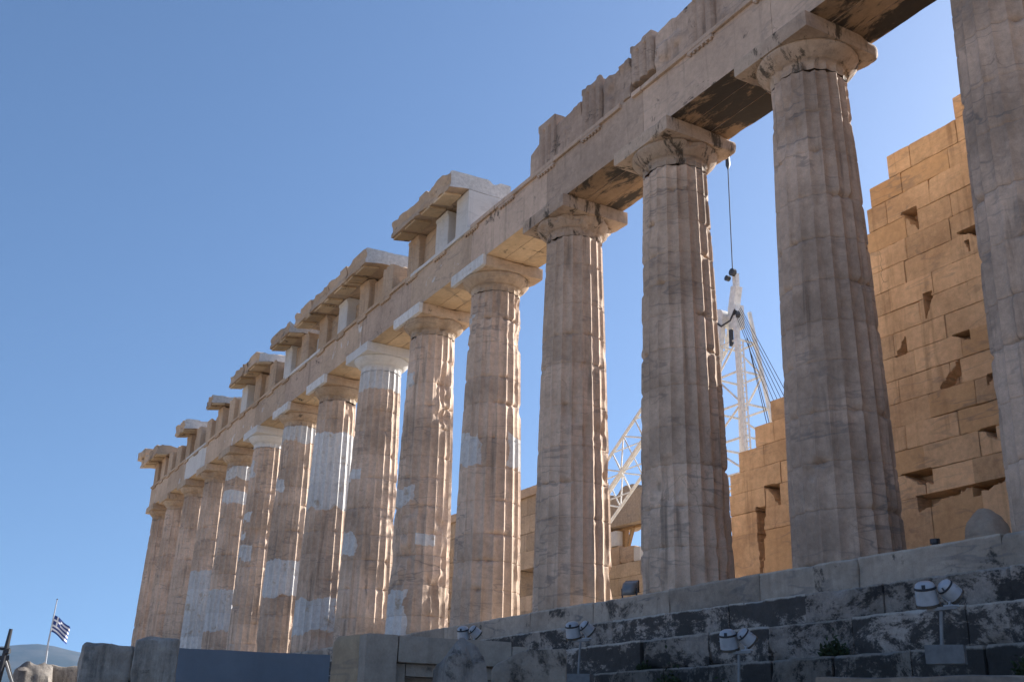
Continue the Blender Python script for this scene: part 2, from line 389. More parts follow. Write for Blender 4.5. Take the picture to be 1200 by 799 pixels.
# ------------------------------------------------------------------ columns
NECK, ECH, ABZ, TOP = 9.57, 10.08, 10.08, 10.43
def radius(z): 
    t = z/NECK; return .9525 - (.9525-.7405)*t + .017*np.sin(np.pi*np.clip(t, 0, 1))
P_ = {  # patches of new white marble: (z0, z1, angle0, angle1), degrees about the axis, 0 = west
 5: [(4.3, 5.25, -140, -52), (4.3, 5.25, 2, 75), (8.6, 8.86, -130, -80)],
 6: [(3.95, 4.5, -140, -48), (2.76, 3.15, -40, 5), (-.2, 1.4, -140, -46), (7.8, 8.3, -125, -70)],
 7: [(8.86, 11, -190, 190), (5.5, 5.9, -140, -45), (2.95, 3.9, -140, -55)],
 8: [(5.3, 8.28, -190, 190), (.75, 2.0, -140, 20)],
 9: [(8.85, 9.57, -190, 190), (2.45, 3.9, -190, 190), (6.7, 7.3, -130, -60)],
 10: [(8.1, 8.95, -140, -60), (6.1, 6.5, -140, -55), (5.3, 5.7, -140, -65), (4.4, 5.0, -140, -40)],
 11: [(8.9, 9.57, -140, 20), (7.65, 8.3, -140, 30), (1.7, 3.6, -190, 190)],
 12: [(-.2, 5.0, -190, 190)],
}
WHITE_CAP = {7, 10}
LABEL = {
 -1: 'corner column at the west end of the colonnade, beyond the right frame edge',
 0: 'fluted column between the west corner and the column cut by the right frame edge',
 1: 'fluted grey column cut off by the right frame edge, in front of the ochre wall',
 2: 'wide old column with a black-stained capital, left of the tallest ochre wall',
 3: 'old fluted column standing between the white crane mast and its lattice jib',
 4: 'old fluted column just left of the lattice crane jib, with no white patches',
 5: 'old column with one square white patch halfway up its left side',
 6: 'column with white patches climbing it and a tall white inset at its foot',
 7: 'column whose capital and neck are entirely new white marble',
 8: 'column with three new white drums high up and a white foot',
 9: 'column with a white band under its capital and a white drum low down',
 10: 'column with several small ragged white patches along its upper left side',
 11: 'distant column with white neck pieces and a white drum near its foot',
 12: 'distant column whose lower half is white marble, left of the dark slab',
 13: 'brown distant column next to the two at the far corner, without white patches',
 14: 'brown distant column beside the corner column at the far end',
 15: 'corner column at the far left end of the colonnade'}
def patch_val(k, ang, z, r):
    v = np.full(z.shape, -1.); a_ = np.radians(ang)
    Q = np.stack([np.cos(a_).ravel()*1.9+k*3.3, np.sin(a_).ravel()*1.9, z.ravel()*1.6], 1)
    w1 = (vnoise(Q, 61).reshape(z.shape)-.5); w2 = (vnoise(Q*1.3+9, 62).reshape(z.shape)-.5)
    w1 = np.round(w1*5)/5*.6+w1*.4                     # stepped, ragged outlines
    for (z0, z1, a0, a1) in P_.get(k, []):
        if a0 > -180:
            zz = z+w1*.36; aa = ang+w2*26
            d = np.minimum(np.minimum(zz-z0, z1-zz), np.minimum((aa-a0), (a1-aa))*np.radians(1)*r)
        else: d = np.minimum(z-z0, z1-z)+np.where((z-z0 < .3) & (z-z0 > -.1) & (k in (8, 9)), w2*.35, 0)
        v = np.maximum(v, np.clip(.5+d*2.4, -1, 1))
    return v
def make_column(k):
    x0 = colx(k); near = 1 <= k <= 5; rnd = random.Random(100+k)
    col = thing('column', LABEL[k], 'column', (x0, 0, 0), group='columns of the long side of the temple')
    m = 10 if near else (7 if 1 <= k < 11 else 5); dz = .045 if near else .09
    nd = rnd.choice([10, 11, 11, 12])
    zs = [0]
    for i in range(nd): zs.append(zs[-1]+rnd.uniform(.8, 1.2))
    zs = np.array(zs)/zs[-1]*NECK
    if k in P_:       # white drums end at joints
        for pz in P_[k]:
            for zz in pz[:2]:
                if pz[2] < -180 and .3 < zz < 9.3: zs[np.argmin(np.abs(zs-zz))] = zz
        zs = np.sort(zs)
    nt = 20*m; th = np.arange(nt)/nt*2*PI
    t = (np.arange(nt) % m)/m; f = 1-(2*t-1)**2; ar = np.abs(2*t-1)**5
    worn = {2: 1.0, 3: 1.1, 4: .8, 1: .8}.get(k, rnd.uniform(.6, 1.0))
    big = {6: 1.8, 8: 1.5, 3: 1.3}.get(k, 1.0)
    for i in range(nd):
        a, b = zs[i]+.0015, zs[i+1]-.0015
        n = max(4, int((b-a)/dz)); zz = np.concatenate([[a, a+.006, a+.018], np.linspace(a+.035, b-.035, n), [b-.018, b-.006, b]])
        Z, TH = np.meshgrid(zz, th, indexing='ij'); T = np.tile(f, (len(zz), 1)); AR = np.tile(ar, (len(zz), 1))
        R0 = radius(Z)+rnd.uniform(-.003, .003); ang = (np.degrees(TH)+180) % 360-180
        P = np.stack([R0*np.cos(TH)+x0, R0*np.sin(TH), Z], -1).reshape(-1, 3)
        pv = patch_val(k, ang, Z, R0)
        pm = sstep(.35, .5, pv)
        R = R0 - .068*R0/.95*T
        ch = vnoise(P*np.array([3, 3, 2.2])+k*7.7, 11).reshape(Z.shape)
        ch2 = vnoise(P*9+k*3.1, 12).reshape(Z.shape)
        R -= (1-pm)*AR*(.001+.026*sstep(.62, .92, ch)*worn+.012*sstep(.66, .95, ch2)*worn)
        de = np.minimum(Z-a, b-Z)
        je = fbm(np.stack([np.cos(TH.ravel())*3+k, np.sin(TH.ravel())*3, np.where(Z.ravel()-a < b-Z.ravel(), i, i+1)*5.+k*13], 1), 3, 21).reshape(Z.shape)
        R -= .010*np.exp(-(de/.012)**2) + (1-pm*.8)*.085*worn*sstep(.54, .8, je)*np.exp(-(de/.05)**2)
        er = fbm(P*np.array([1.1, 1.1, .9])+k*5.3, 4, 31).reshape(Z.shape)
        R -= (1-pm)*big*np.clip((er-.655)*.6, 0, .07)
        if k == 8: R -= .16*np.exp(-(((Z-.55)/.3)**2+((ang+15)/30)**2)*1.2)*(1-sstep(.7, .78, Z))
        if k == 6: R -= .05*sstep(.38, .55, er)*sstep(1.9, 2.15, Z)*(1-sstep(2.6, 2.68, Z))
        R += (fbm(P*6+k, 3, 41).reshape(Z.shape)-.5)*.005
        V = np.stack([R*np.cos(TH), R*np.sin(TH), Z], -1).reshape(-1, 3)
        I = np.arange(len(zz)*nt).reshape(len(zz), nt); J = np.roll(I, -1, 1)
        F = np.stack([I[:-1], J[:-1], J[1:], I[1:]], -1).reshape(-1, 4)
        c0 = len(V); V = np.concatenate([V, [[0, 0, a], [0, 0, b]]])
        cap = [(c0, J[0, j], I[0, j], I[0, j]) for j in range(0)]
        o = build('drum', V, F, M['column_grey_vignette' if k <= 2 else 'column'], col, 50, attr={'patch': np.concatenate([pv.ravel(), [0, 0]])})
        whole = [1 for p in P_.get(k, []) if p[2] < -180 and p[0]-.1 <= a and b <= p[1]+.1]
        if whole: o['label'] = 'new white marble drum'
    # capital: fluted neck, rings, cushion
    prof = [(NECK+.002, radius(NECK)), (9.62, .742), (9.70, .738), (9.752, .745), (9.758, .757), (9.768, .757), (9.772, .75), (9.778, .768), (9.788, .768), (9.792, .762), (9.80, .79), (9.85, .845), (9.91, .905), (9.97, .957), (10.02, .99), (10.055, 1.0), (ABZ-.002, .985)]
    pz = np.array([p[0] for p in prof]); pr = np.array([p[1] for p in prof])
    if near:
        q = np.unique(np.concatenate([pz, np.linspace(9.8, ABZ-.002, 14), np.linspace(NECK+.002, 9.75, 6)])); pr = np.interp(q, pz, pr); pz = q
    Z, TH = np.meshgrid(pz, th, indexing='ij'); R = np.tile(pr[:, None], (1, nt))
    T = np.tile(f, (len(pz), 1)); R = R-.036*T*(1-sstep(9.70, 9.745, Z))
    P = np.stack([R*np.cos(TH)+x0, R*np.sin(TH), Z], -1).reshape(-1, 3); er = fbm(P*1.9+k*2.2, 4, 51).reshape(Z.shape)
    white = k in WHITE_CAP
    R = R-(.15 if white else 1)*np.clip((er-.57)*.9, 0, .13*(1.3 if near else 1)) + (fbm(P*6, 3, 52).reshape(Z.shape)-.5)*(.004 if white else .014)
    V = np.stack([R*np.cos(TH), R*np.sin(TH), Z], -1).reshape(-1, 3)
    I = np.arange(len(pz)*nt).reshape(len(pz), nt); J = np.roll(I, -1, 1); F = np.stack([I[:-1], J[:-1], J[1:], I[1:]], -1).reshape(-1, 4)
    cm = M['newm'] if white else (M['capital_black'] if k <= 4 else M['capital'])
    cap = build('capital', V, F, cm, col, 50, attr={'patch': np.full(len(V), -1.)})
    V, F = rough_box((-1.02, -1.02, ABZ), (1.02, 1.02, TOP-.003), .05 if near else .1, .01, .02 if white else (.16 if near else .10), .006, 900+k, nf=1.3)
    pvv = np.where(V[:, 1] < -.9, 1.0, -1.0) if k in (5, 6, 8, 9) else np.full(len(V), -1.)
    build('abacus', V, F, cm, cap, 40, attr={'patch': pvv})
    if white: cap['label'] = 'new white marble capital'
    return col
for k in range(-1, 16): make_column(k)

# ------------------------------------------------------------------ entablature
ent = thing('entablature', 'marble beam and broken frieze with cornice pieces lying across the columns', 'entablature', (0, 0, TOP))
def epart(name, V, F, mat, parent=None, lab=None, smooth=40, midx=None):
    o = build(name, V, F, mat, None, smooth, midx)
    if parent is None: local(o, ent)
    else: o.parent = parent
    if lab: o['label'] = lab
    return o
A0, A1 = TOP+.003, TOP+1.35           # architrave
for k in range(-1, 15):
    xr = colx(k) + (.93 if k == -1 else 0); xl = colx(k+1) - (.93 if k == 14 else 0)
    near = k <= 5; res = .07 if near else .14
    black = k <= 4
    for j, (ya, yb) in enumerate(((-.885, -.30), (-.29, .29), (.30, .885))):
        V, F = rough_box((xl+.003, ya, A0), (xr-.003, yb, A1-.002), res, .008, .05 if near else .06, .006, 2000+k*5+j, nf=1.1)
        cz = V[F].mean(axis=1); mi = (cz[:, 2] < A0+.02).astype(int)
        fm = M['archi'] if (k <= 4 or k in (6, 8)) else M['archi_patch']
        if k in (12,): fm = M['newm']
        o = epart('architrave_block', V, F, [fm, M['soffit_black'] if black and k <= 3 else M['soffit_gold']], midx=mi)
        if k == 12 and j == 0: o['label'] = 'new white marble beam block'
        if j == 0:
            segs = [(xl+.003, xr-.003)]
            if k == 3: segs = [(-8.93, xr-.003), (xl+.003, -9.42)] if False else [(xl+.003, -9.45+0), (-8.95, xr-.003)]
            for (sa, sb) in segs:
                if sb-sa < .1: continue
                V, F = rough_box((sa, -.965, A1-.122), (sb, -.888, A1), .05 if near else .12, .006, .05, .004, 2500+k, nf=2.5)
                epart('taenia', V, F, M['archi'] if k < 5 else (M['newm'] if k in (5, 8, 12) else M['frieze_far']), o)
# frieze
F0, F1 = A1+.002, A1+1.35
tri_x = []
for k in range(-1, 16):
    tri_x.append((colx(k), k))
    if k < 15: tri_x.append(((colx(k)+colx(k+1))/2, k+.5))
def triglyph(x, h, mat, seed, bottom=0., side=1.0, near=False):
    w = .845/2; V, F = rough_box((x-w, -.93, F0+bottom), (x+w, -.93+side, F0+h), .04 if near else .09, .008, .022, .006, seed, nf=1.6,
        top=(lambda X, Y: F0+h-.07*sstep(.53, .58, fbm(np.stack([X*1.6, Y*1.6, X*0], 1), 3, seed))-.012*vnoise(np.stack([X*7, Y*7, X*0], 1), seed)) if h > .5 else None)
    # two full glyphs and two half glyphs cut into the front, stopping under the cap band
    u = (V[:, 0]-x)/w; front = V[:, 1] < -.86
    gl = np.minimum(np.minimum(np.abs(u-.36), np.abs(u+.36))/.19, (1.02-np.abs(u))/.13)
    dep = .075*np.clip(1-gl, 0, 1)*(V[:, 2] < F0+1.16)
    V[:, 1] += np.where(front, dep, 0)
    return epart('triglyph', V, F, mat)
def metope(xa, xb, h, mat, seed, y=-.84, relief=0., th=.3, near=False, slope=0.):
    ztop = F0+h
    V, F = rough_box((xa, y, F0), (xb, y+th, ztop), .04 if near else .12, .008, .022, .008, seed, nf=1.6,
        top=lambda X, Y: ztop-.08*sstep(.5, .55, fbm(np.stack([X*1.4, Y*0, X*0], 1), 3, seed))-.012*vnoise(np.stack([X*7, Y*7, X*0], 1), seed)+slope*(X-(xa+xb)/2))
    if relief:
        fr = V[:, 1] < y+.03
        n = fbm(V*np.array([2.6, 0, 1.7])+seed, 3, seed)
        V[:, 1] -= np.where(fr, relief*sstep(.48, .68, n), 0)
    return epart('metope', V, F, mat)
def regula(x, mat, host):
    mb = MB(); mb.box((x-.42, -.955, A1-.205), (x+.42, -.886, A1-.124))
    for i in range(6):
        cx = x-.42+.07+i*.14; mb.tube([(cx, -.922, A1-.207), (cx, -.922, A1-.25)], [.034, .03], 8)
    return mb.build('regula', mat, host, 35)
fr_top = {  # triglyph heights above the frieze foot for the stretch without a cornice; None = lost
 -1: 1.33, -.5: 1.3, 0: 1.33, .5: 1.3, 1: 1.3, 1.5: 1.32, 2: 1.28, 2.5: 1.22, 3: 1.36, 3.5: 1.36, 4: 1.38,
 4.5: None, 5: None, 5.5: 1.345, 6: 1.345, 6.5: 1.12}
hosts = {}
for o in ent.children:
    if o.name.startswith('architrave_block'):
        bb = [v[:] for v in o.bound_box]
        if min(b[1] for b in bb) < -.7: hosts[o] = (min(b[0] for b in bb), max(b[0] for b in bb))
for (x, k) in tri_x:
    host = next((o for o, (a, b) in hosts.items() if a-.1 <= x <= b+.1), None)
    if host and abs(x+8.592) > .2: regula(x, M['archi'] if k < 5 else M['frieze_far'], host)
    near = k <= 4
    h = fr_top.get(k, 1.345)
    if h is None: continue
    if k > 6.5:
        h = 1.345 if any(a-.45 <= x <= b+.45 for a, b in ((-31.6, -24), (-34.8, -32.2), (-41.2, -36.6), (-45.5, -44.2), (-52, -50), (-61, -56.6))) else random.Random(int(k*10)).uniform(1.1, 1.3)
    mat = M['frieze'] if near else (M['newm'] if k in (5.5, 7.5, 9, 10.5) else M['frieze_far'])
    t = triglyph(x, h, mat, 3000+int(k*10), .27 if k == 3 else 0., 1.0, near)
    if k == 3: t['label'] = 'broken triglyph overhanging the beam edge'
    if mat is M['newm']: t['label'] = 'new white triglyph'
for i in range(len(tri_x)-1):
    (xr, kr), (xl, kl) = tri_x[i], tri_x[i+1]
    a, b = xl+.425, xr-.425; near = kr < 4.2; seed = 3500+i
    if kr == 4:
        continue
    if kr in (4.5, ): continue
    if kr == 3.5: metope(a+.03, b-.10, 1.10, M['frieze'], seed, relief=.05, near=True, slope=.16); continue
    if kr == 3: metope(a+.03, b-.05, 1.16, M['frieze'], seed, relief=.10, near=True, slope=.06); continue
    if kr == 2.5: metope(a+.04, b-.03, 1.27, M['frieze'], seed, relief=.09, near=True, slope=.1); continue
    if kr < 2.5: metope(a, b, 1.2, M['frieze'], seed, y=-.80, relief=.06, near=True); continue
    if kr == 5:
        metope(a, -18.27, 1.30, M['frieze_far'], seed, y=-.50)
        V, F = rough_box((-18.24, -.93, F0), (-17.42, .35, F1-.006), .09, .008, .02, .004, seed); o = epart('triglyph', V, F, M['newm']); o['label'] = 'plain new white block'
        continue
    if kr == 6: metope(xl+.425, b, .45, M['frieze_far'], seed, y=-.6); continue
    metope(a, b, 1.30 if kr == 5.5 else random.Random(seed).uniform(1.0, 1.32), M['newm'] if kr in (8,) else M['frieze_far'], seed, y=-.52-.16*(i % 2))
# the fragments left of the fourth column
metope(-13.86, -13.33, .95, M['frieze'], 3990, near=True, slope=.35)
metope(-11.78, -11.18, 1.12, M['frieze'], 3991, near=True, slope=.2)
# inner backing course behind the frieze
for (xa, xb, h) in ((-61, -56, 1.2), (-56, -50, 1.0), (-50, -41.5, .7), (-41.4, -36, 1.1), (-35.9, -24.2, 1.1), (-21.8, -17.2, 1.2), (-12.2, -6.5, .75), (-6.4, 8.5, 1.0)):
    x = xa
    while x < xb-.2:
        e = min(xb, x+2.1); V, F = rough_box((x+.004, .1, F0), (e-.004, .86, F0+h), .2, .01, .1, .01, int(abs(x)*10)+4000)
        epart('backing_block', V, F, M['frieze_far']); x = e
# cornice
def cornice(xa, xb, seed, end='old', h=.5, yb=.55):
    n = max(1, int(round((xb-xa)/2.1))); w = (xb-xa)/n
    for i in range(n):
        a, b = xa+i*w+.004, xa+(i+1)*w-.004
        V, F = grid_box((a, -1.64, F1+.02), (b, yb, F1+h), .09)
        y, z = V[:, 1].copy(), V[:, 2].copy(); t = (z-F1-.02)/(h-.02)
        # hanging lip at the front, soffit rising to the wall, top rising to the back
        zb = F1+.02-.10*np.clip((-1.0-y)/.6, 0, 1); zt = F1+h+.05*np.clip((y+1.64)/1.6, 0, 1)
        zt = zt-.14*sstep(.5, .75, fbm(V*np.array([1.6, 1.6, 0])+seed, 3, seed+i))
        V[:, 2] = zb+(zt-zb)*t
        V[:, 1] += np.where(y < -1.55, .05*(t < .75)*(t > .3), 0)
        lo, hi = V.min(0), V.max(0); nn = fbm(V*1.7+seed, 4, seed+i)
        ex = np.minimum(V[:, 0]-a, b-V[:, 0]); fx = V[:, 1]+1.64
        ch = .16*sstep(.48, .75, nn)
        V[:, 1] += np.where(fx < .06, ch*.7, 0); edge = (fx < .25) & ((i == 0) & (V[:, 0]-a < .5) | (i == n-1) & (b-V[:, 0] < .5))
        V[:, 2] -= np.where(edge & (t > .6), ch*.8, 0)
        V += (fbm(V*5, 3, seed)[:, None]-.5)*.012
        mat = [M['cornice'], M['pecked']]; cx = V[F].mean(1)
        mi = ((cx[:, 0] > b-.02) & (i == n-1)).astype(int) if end == 'white' else np.zeros(len(F), int)
        cb = epart('cornice_block', V, F, mat, midx=mi)
        m0 = math.ceil((a+.1)/1.074)
        for q in range(m0, m0+4):
            cx0 = q*1.074
            if cx0-.3 > b: break
            xs, xe = max(a+.03, cx0-.39), min(b-.03, cx0+.39)
            if xe-xs < .15: continue
            V2, F2 = grid_box((xs, -1.56, 0), (xe, -.97, .07), .2)
            V2[:, 2] += F1+.02-.10*np.clip((-1.0-V2[:, 1])/.6, 0, 1)-.075
            epart('mutule', V2, F2, M['soffit_gold'], cb)
    return
cornice(-21.75, -17.45, 71, 'white')
cornice(-31.65, -24.0, 72, 'white')
cornice(-34.8, -32.25, 73, 'white', .42)
cornice(-41.25, -36.6, 74, 'white', .45)
cornice(-45.5, -44.15, 75, 'white', .42)
cornice(-52.05, -49.95, 76, 'white', .5)
cornice(-61.2, -56.6, 77, 'old', .5)
V, F = rough_box((-61.9, -1.75, F1+.5), (-60.2, .2, F1+1.05), .1, .03, .25, .03, 7801); epart('corner_block', V, F, M['cornice'])

# ------------------------------------------------------------------ the long inner wall of ochre blocks
def cella_wall():
    wl = thing('inner_wall', 'tall golden ochre block wall with a stepped broken left edge behind the right columns', 'wall', (-4, 4.4, .7))
    y0, y1 = 3.9, 5.05; rnd = random.Random(9)
    # left end of every course, read upward
    courses = [(.70, 2.10, -11.7), (2.10, 2.62, -11.7), (2.62, 3.14, -11.7), (3.14, 3.66, -11.65), (3.66, 4.18, -11.3), (4.18, 4.70, -10.65), (4.70, 5.22, -10.05), (5.22, 5.74, -8.9), (5.74, 6.26, -8.55), (6.26, 6.78, -8.0), (6.78, 7.30, -7.6), (7.30, 7.82, -7.2), (7.82, 8.34, -6.95), (8.34, 8.92, -6.52), (8.92, 9.42, -6.38), (9.42, 9.99, -5.80), (9.99, 10.52, -3.93), (10.52, 11.04, -3.5), (11.04, 11.56, -2.4), (11.56, 12.08, -1.2), (12.08, 12.6, 0.2)]
    # broken block corners: corner point, then extent along x and z
    cuts = [(-5.14, 8.42, -.36, -.5, .35), (-3.75, 7.40, -.44, -.26, .4), (-3.94, 7.14, -.1, -.34, .35), (-5.20, 6.36, .24, -.56, .4), (-5.78, 5.20, -.3, .42, .22), (-4.24, 5.22, -.36, -.18, .3), (-4.55, 4.20, -.46, .52, .25), (-3.96, 4.20, .2, -.26, .35), (-3.95, 3.14, -.36, -.26, .4), (-5.54, 2.64, -.66, -.40, .45), (-5.9, 2.10, 1.5, -.26, .4), (-4.6, 2.10, .75, -.24, .4), (-9.88, 3.12, -.34, -.5, .35), (-10.05, 3.16, -.3, -.3, .25), (-10.62, 2.64, .26, -1.7, .4), (-10.62, 2.64, -.1, -2.4, .35)]
    mb = MB(); mc = MB(); bk = MB()
    for ci, (z0, z1, xl) in enumerate(courses):
        x = 8.0 + (ci % 2)*.62
        while x > xl+.02:
            l = rnd.uniform(1.1, 1.35) if ci else rnd.uniform(1.2, 1.3)
            a = max(xl, x-l); 
            if a-xl < .35: a = xl
            if x > 2.5: a = max(xl, x-l)
            cc = [c for c in cuts if a-1.6 < c[0] < x+1.6 and z0-2.5 < c[1] < z1+2.5]
            near = x < 1.5
            V, F = rough_box((a+.004, y0+rnd.uniform(-.012, .012), z0+.003), (x-.004, y1, z1-.003), .028 if near and cc else (.09 if near else .3), .006, .05 if rnd.random() < .35 else .018, .006, 5000+ci*40+int(abs(x)*3), cc, nf=1.9)
            if a == xl:   # broken outer end
                n = fbm(V*2.3, 3, ci); V[:, 0] += np.where(V[:, 0] < a+.05, .38*n, 0)
            if rnd.random() < .13 and a < -3: mc.add(V, F)
            else: mb.add(V, F)
            x = a
    o = mb.build('wall_blocks', M['cella'], None, 40); o.parent = wl; o.location = (4, -4.4, -.7)
    if mc.n:
        o = mc.build('wall_blocks', stone('tawny_wall_block', (.60, .40, .22), (.50, .32, .17), dark=(.3, .17, .08), streak=.2, vein=.4, var=.0), None, 40); o.parent = wl; o.location = (4, -4.4, -.7); o['label'] = 'slightly darker repair blocks'
    mb = MB(); mb.add(*rough_box((-14, 3.3, -.01), (8.5, 5.6, .34), .3, .01, .05, .01, 88)); mb.add(*rough_box((-14, 3.6, .345), (8.5, 5.6, .69), .3, .01, .05, .01, 89))
    o = mb.build('wall_footing', M['floor'], None, 40); o.parent = wl; o.location = (4, -4.4, -.7)
cella_wall()
def block_wall(xa, xb, y0, y1, zs, seed, ends=None, bl=1.4, res=.15, chip=.08):
    mb = MB(); rnd = random.Random(seed)
    for i in range(len(zs)-1):
        a0, b0 = ends[i] if ends else (xa, xb); x = a0
        while x < b0-.05:
            e = min(b0, x+bl*rnd.uniform(.7, 1.3))
            if b0-e < .3: e = b0
            mb.add(*rough_box((x+.004, y0+rnd.uniform(-.02, .02), zs[i]+.003), (e-.004, y1, zs[i+1]-.003), res, .012, chip, .015, rnd.randint(0, 9999))); x = e
    return mb
# low stump of the inner wall, half way along
w2 = thing('wall_stump', 'low broken stump of wall standing behind the columns left of the white-patched one', 'wall ruin', (-26, 4.4, 0))
local(block_wall(-28.5, -24.6, 3.9, 5.0, [0, 1.2, 1.75, 2.3, 2.85, 3.4, 3.95], 5, [(-30, -24.3), (-30, -24.4), (-30, -24.5), (-29.6, -24.8), (-29.4, -25.2), (-29, -26.2)]).build('wall_blocks', M['ruin'], None, 40), w2)
# far side of the temple seen between the columns
w3 = thing('ruined_far_wall', 'beige ruined wall with a heavy rounded lintel, seen below the crane jib', 'wall ruin', (-42, 23.5, 0))
local(block_wall(-50, -36, 22.8, 24.6, [0, 1.1, 2.2, 3.3, 4.4, 5.4, 6.4, 7.2], 6, [(-49, -37), (-49, -37), (-48.5, -37), (-48, -37.5), (-48, -38), (-47.5, -38), (-47, -38.3)], 2.2).build('wall_blocks', M['ruin'], None, 40), w3)
mb = MB()
for (a, b, z0, z1, s) in ((-46.6, -43.25, 7.25, 8.35, 1), (-43.2, -41.75, 7.25, 8.2, 2)): mb.add(*rough_box((a, 23, z0), (b, 24.4, z1), .15, .04, .2, .03, s))
o = local(mb.build('low_block', M['frieze_far'], None, 40), w3)
mb = MB(); mb.add(*rough_box((-44.6, 22.9, 8.36), (-43.4, 23.8, 9.25), .15, .02, .05, .01, 4)); mb.add(*rough_box((-41.72, 22.9, 7.22), (-41.1, 23.8, 8.02), .15, .02, .05, .01, 5)); local(mb.build('prop_block', M['newm'], None, 40), w3)
mb = MB(); mb.beam((-43.3, 23.5, 8.3), (-43.3, 23.5, 9.4), .3, .3); mb.beam((-44.5, 23.3, 9.32), (-39, 23.3, 9.32), .12, .14); mb.beam((-42.6, 23.2, 8.25), (-42.1, 23.2, 9.3), .18, .18); local(mb.build('timber_prop', M['wood'], None, 0), w3)
V, F = rough_box((-49.5, 22.7, 9.42), (-37.5, 24.5, 11.85), .16, .05, .3, .05, 6, top=lambda X, Y: 11.75-.22*np.abs(np.sin(X*1.35))**3-.25*sstep(.4, .7, vnoise(np.stack([X*.5, X*0, X*0], 1), 3)))
local(build('lintel', V, F, M['ruin'], None, 40), w3)
for px, pw in ((-38.2, 1.4), (-48.2, 1.6)):
    mb = MB(); mb.add(*rough_box((px-pw/2, 23, 7.21), (px+pw/2, 24.2, 9.41), .2, .02, .1, .02, int(-px))); local(mb.build('pier', M['ruin'], None, 40), w3)
w4 = thing('east_porch_ruin', 'distant porch wall with a small window-like gap, left of the fourth column from the right', 'wall ruin', (-44, 16.6, 0))
local(block_wall(-50, -38, 16, 17.2, [0, .9, 1.9, 2.9, 3.9, 4.7], 7, None, 2.0).build('wall_blocks', M['ruin'], None, 40), w4)
local(block_wall(-54, -38, 16, 17.2, [6.15, 7.1, 8.1, 9.1, 10.1], 8, None, 1.3).build('upper_blocks', M['ruin'], None, 40), w4)
for px, pw in ((-43.4, 1.0), (-40.8, 1.2), (-49, 2.0)):
    mb = MB(); mb.add(*rough_box((px-pw/2, 16.05, 4.7), (px+pw/2, 17.1, 6.14), .2, .02, .08, .02, int(-px))); local(mb.build('pier', M['ruin'], None, 40), w4)
V, F = rough_box((-54.2, 15.8, 10.1), (-37.8, 17.4, 10.6), .3, .02, .1, .02, 12); local(build('cap_course', V, F, M['frieze_far'], None, 40), w4)

# ------------------------------------------------------------------ white derrick crane inside the temple
cr = thing('crane', 'white lattice derrick crane standing inside the temple behind the columns', 'crane', (-22.2, 14, -.015))
def cp(name, mb, mat, lab=None, parent=None):
    o = mb.build(name, mat, None, 30)
    if parent is None: local(o, cr)
    else: o.parent = parent
    if lab: o['label'] = lab
    return o
apex = np.array([-22.2, 14, 14.0])
def leg(sx, sy, t): # t: 0 top .. 1 bottom
    return apex+np.array([sx*(.38+1.55*t), sy*(.38+1.1*t), -14.0*t])
mm = MB()
for sx, sy, w in ((-1, -1, .22), (1, -1, .18), (1, 1, .12), (-1, 1, .12)): mm.beam(leg(sx, sy, 0), leg(sx, sy, 1), w, w)
ts = [.1, .2, .3, .4, .5, .62, .74, .87]
for i, t in enumerate(ts):
    for (a, b) in (((-1, -1), (1, -1)), ((1, -1), (1, 1)), ((1, 1), (-1, 1)), ((-1, 1), (-1, -1))):
        mm.tube([leg(*a, t), leg(*b, t)], .05, 6)
        if i+1 < len(ts) and a[1] == b[1]: mm.tube([leg(*a, t), leg(*b, ts[i+1])] if i % 2 else [leg(*b, t), leg(*a, ts[i+1])], .045, 6)
cp('mast', mm, M['white_paint'])
mb = MB(); mb.beam(leg(1, -1, .12)+[.22, -.1, 0], leg(1, -1, .85)+[.22, -.1, 0], .05, .05)
for t in np.linspace(.13, .84, 40): mb.tube([leg(1, -1, t)+[.22, -.1, 0], leg(1, -1, t)+[.42, -.1, .02]], .022, 5)
mb.beam(leg(1, -1, .12)+[.42, -.1, 0], leg(1, -1, .85)+[.42, -.1, 0], .05, .05); cp('ladder', mb, M['white_paint'])
hd = MB(); hd.beam(apex+[0, 0, -.7], apex+[0, 0, .3], .5, .42); hd.lathe([(.05, -.3), (.36, -.28), (.36, .28), (.05, .3)], 20, apex+[-.6, -.2, -.1], (0, 1, 0))
hd.beam(apex+[-.1, 0, .3], apex+[.12, 0, 1.15], .34, .34); hd.beam(apex+[.1, 0, 1.1], apex+[.1, 0, 1.75], .2, .2)
head = cp('head', hd, M['white_paint'])
for (dx, dy, dz, r) in ((.15, -.2, 1.75, .16), (-.18, -.2, 1.6, .12), (.45, -.4, -.3, .17)):
    mb = MB(); mb.lathe([(.03, -.1), (r, -.08), (r, .08), (.03, .1)], 16, apex+[dx, dy, dz], (0, 1, 0)); cp('pulley', mb, M['dark_metal'])
mb = MB(); mb.beam(apex+[.2, -.5, -1.6], apex+[.2, -.5, -.9], .14, .12); cp('winch_hook', mb, M['dark_metal'])
jb = MB(); J0 = np.array([-22.9, 14, 13.9]); J1 = np.array([-34.3, 14, 6.3]); dj = (J1-J0)/np.linalg.norm(J1-J0); nj = np.array([dj[2], 0, -dj[0]]); nj = nj if nj[2] > 0 else -nj
def jpt(t, a, b): 
    w = .6*min(1, t/.12+.25)*min(1, (1-t)/.1+.2); return J0+(J1-J0)*t+nj*a*w+np.array([0, b*w, 0])
N_ = 13
for a, b in ((1, 1), (1, -1), (-1, 1), (-1, -1)):
    for i in range(N_): jb.tube([jpt(i/N_, a, b), jpt((i+1)/N_, a, b)], .075, 6, False)
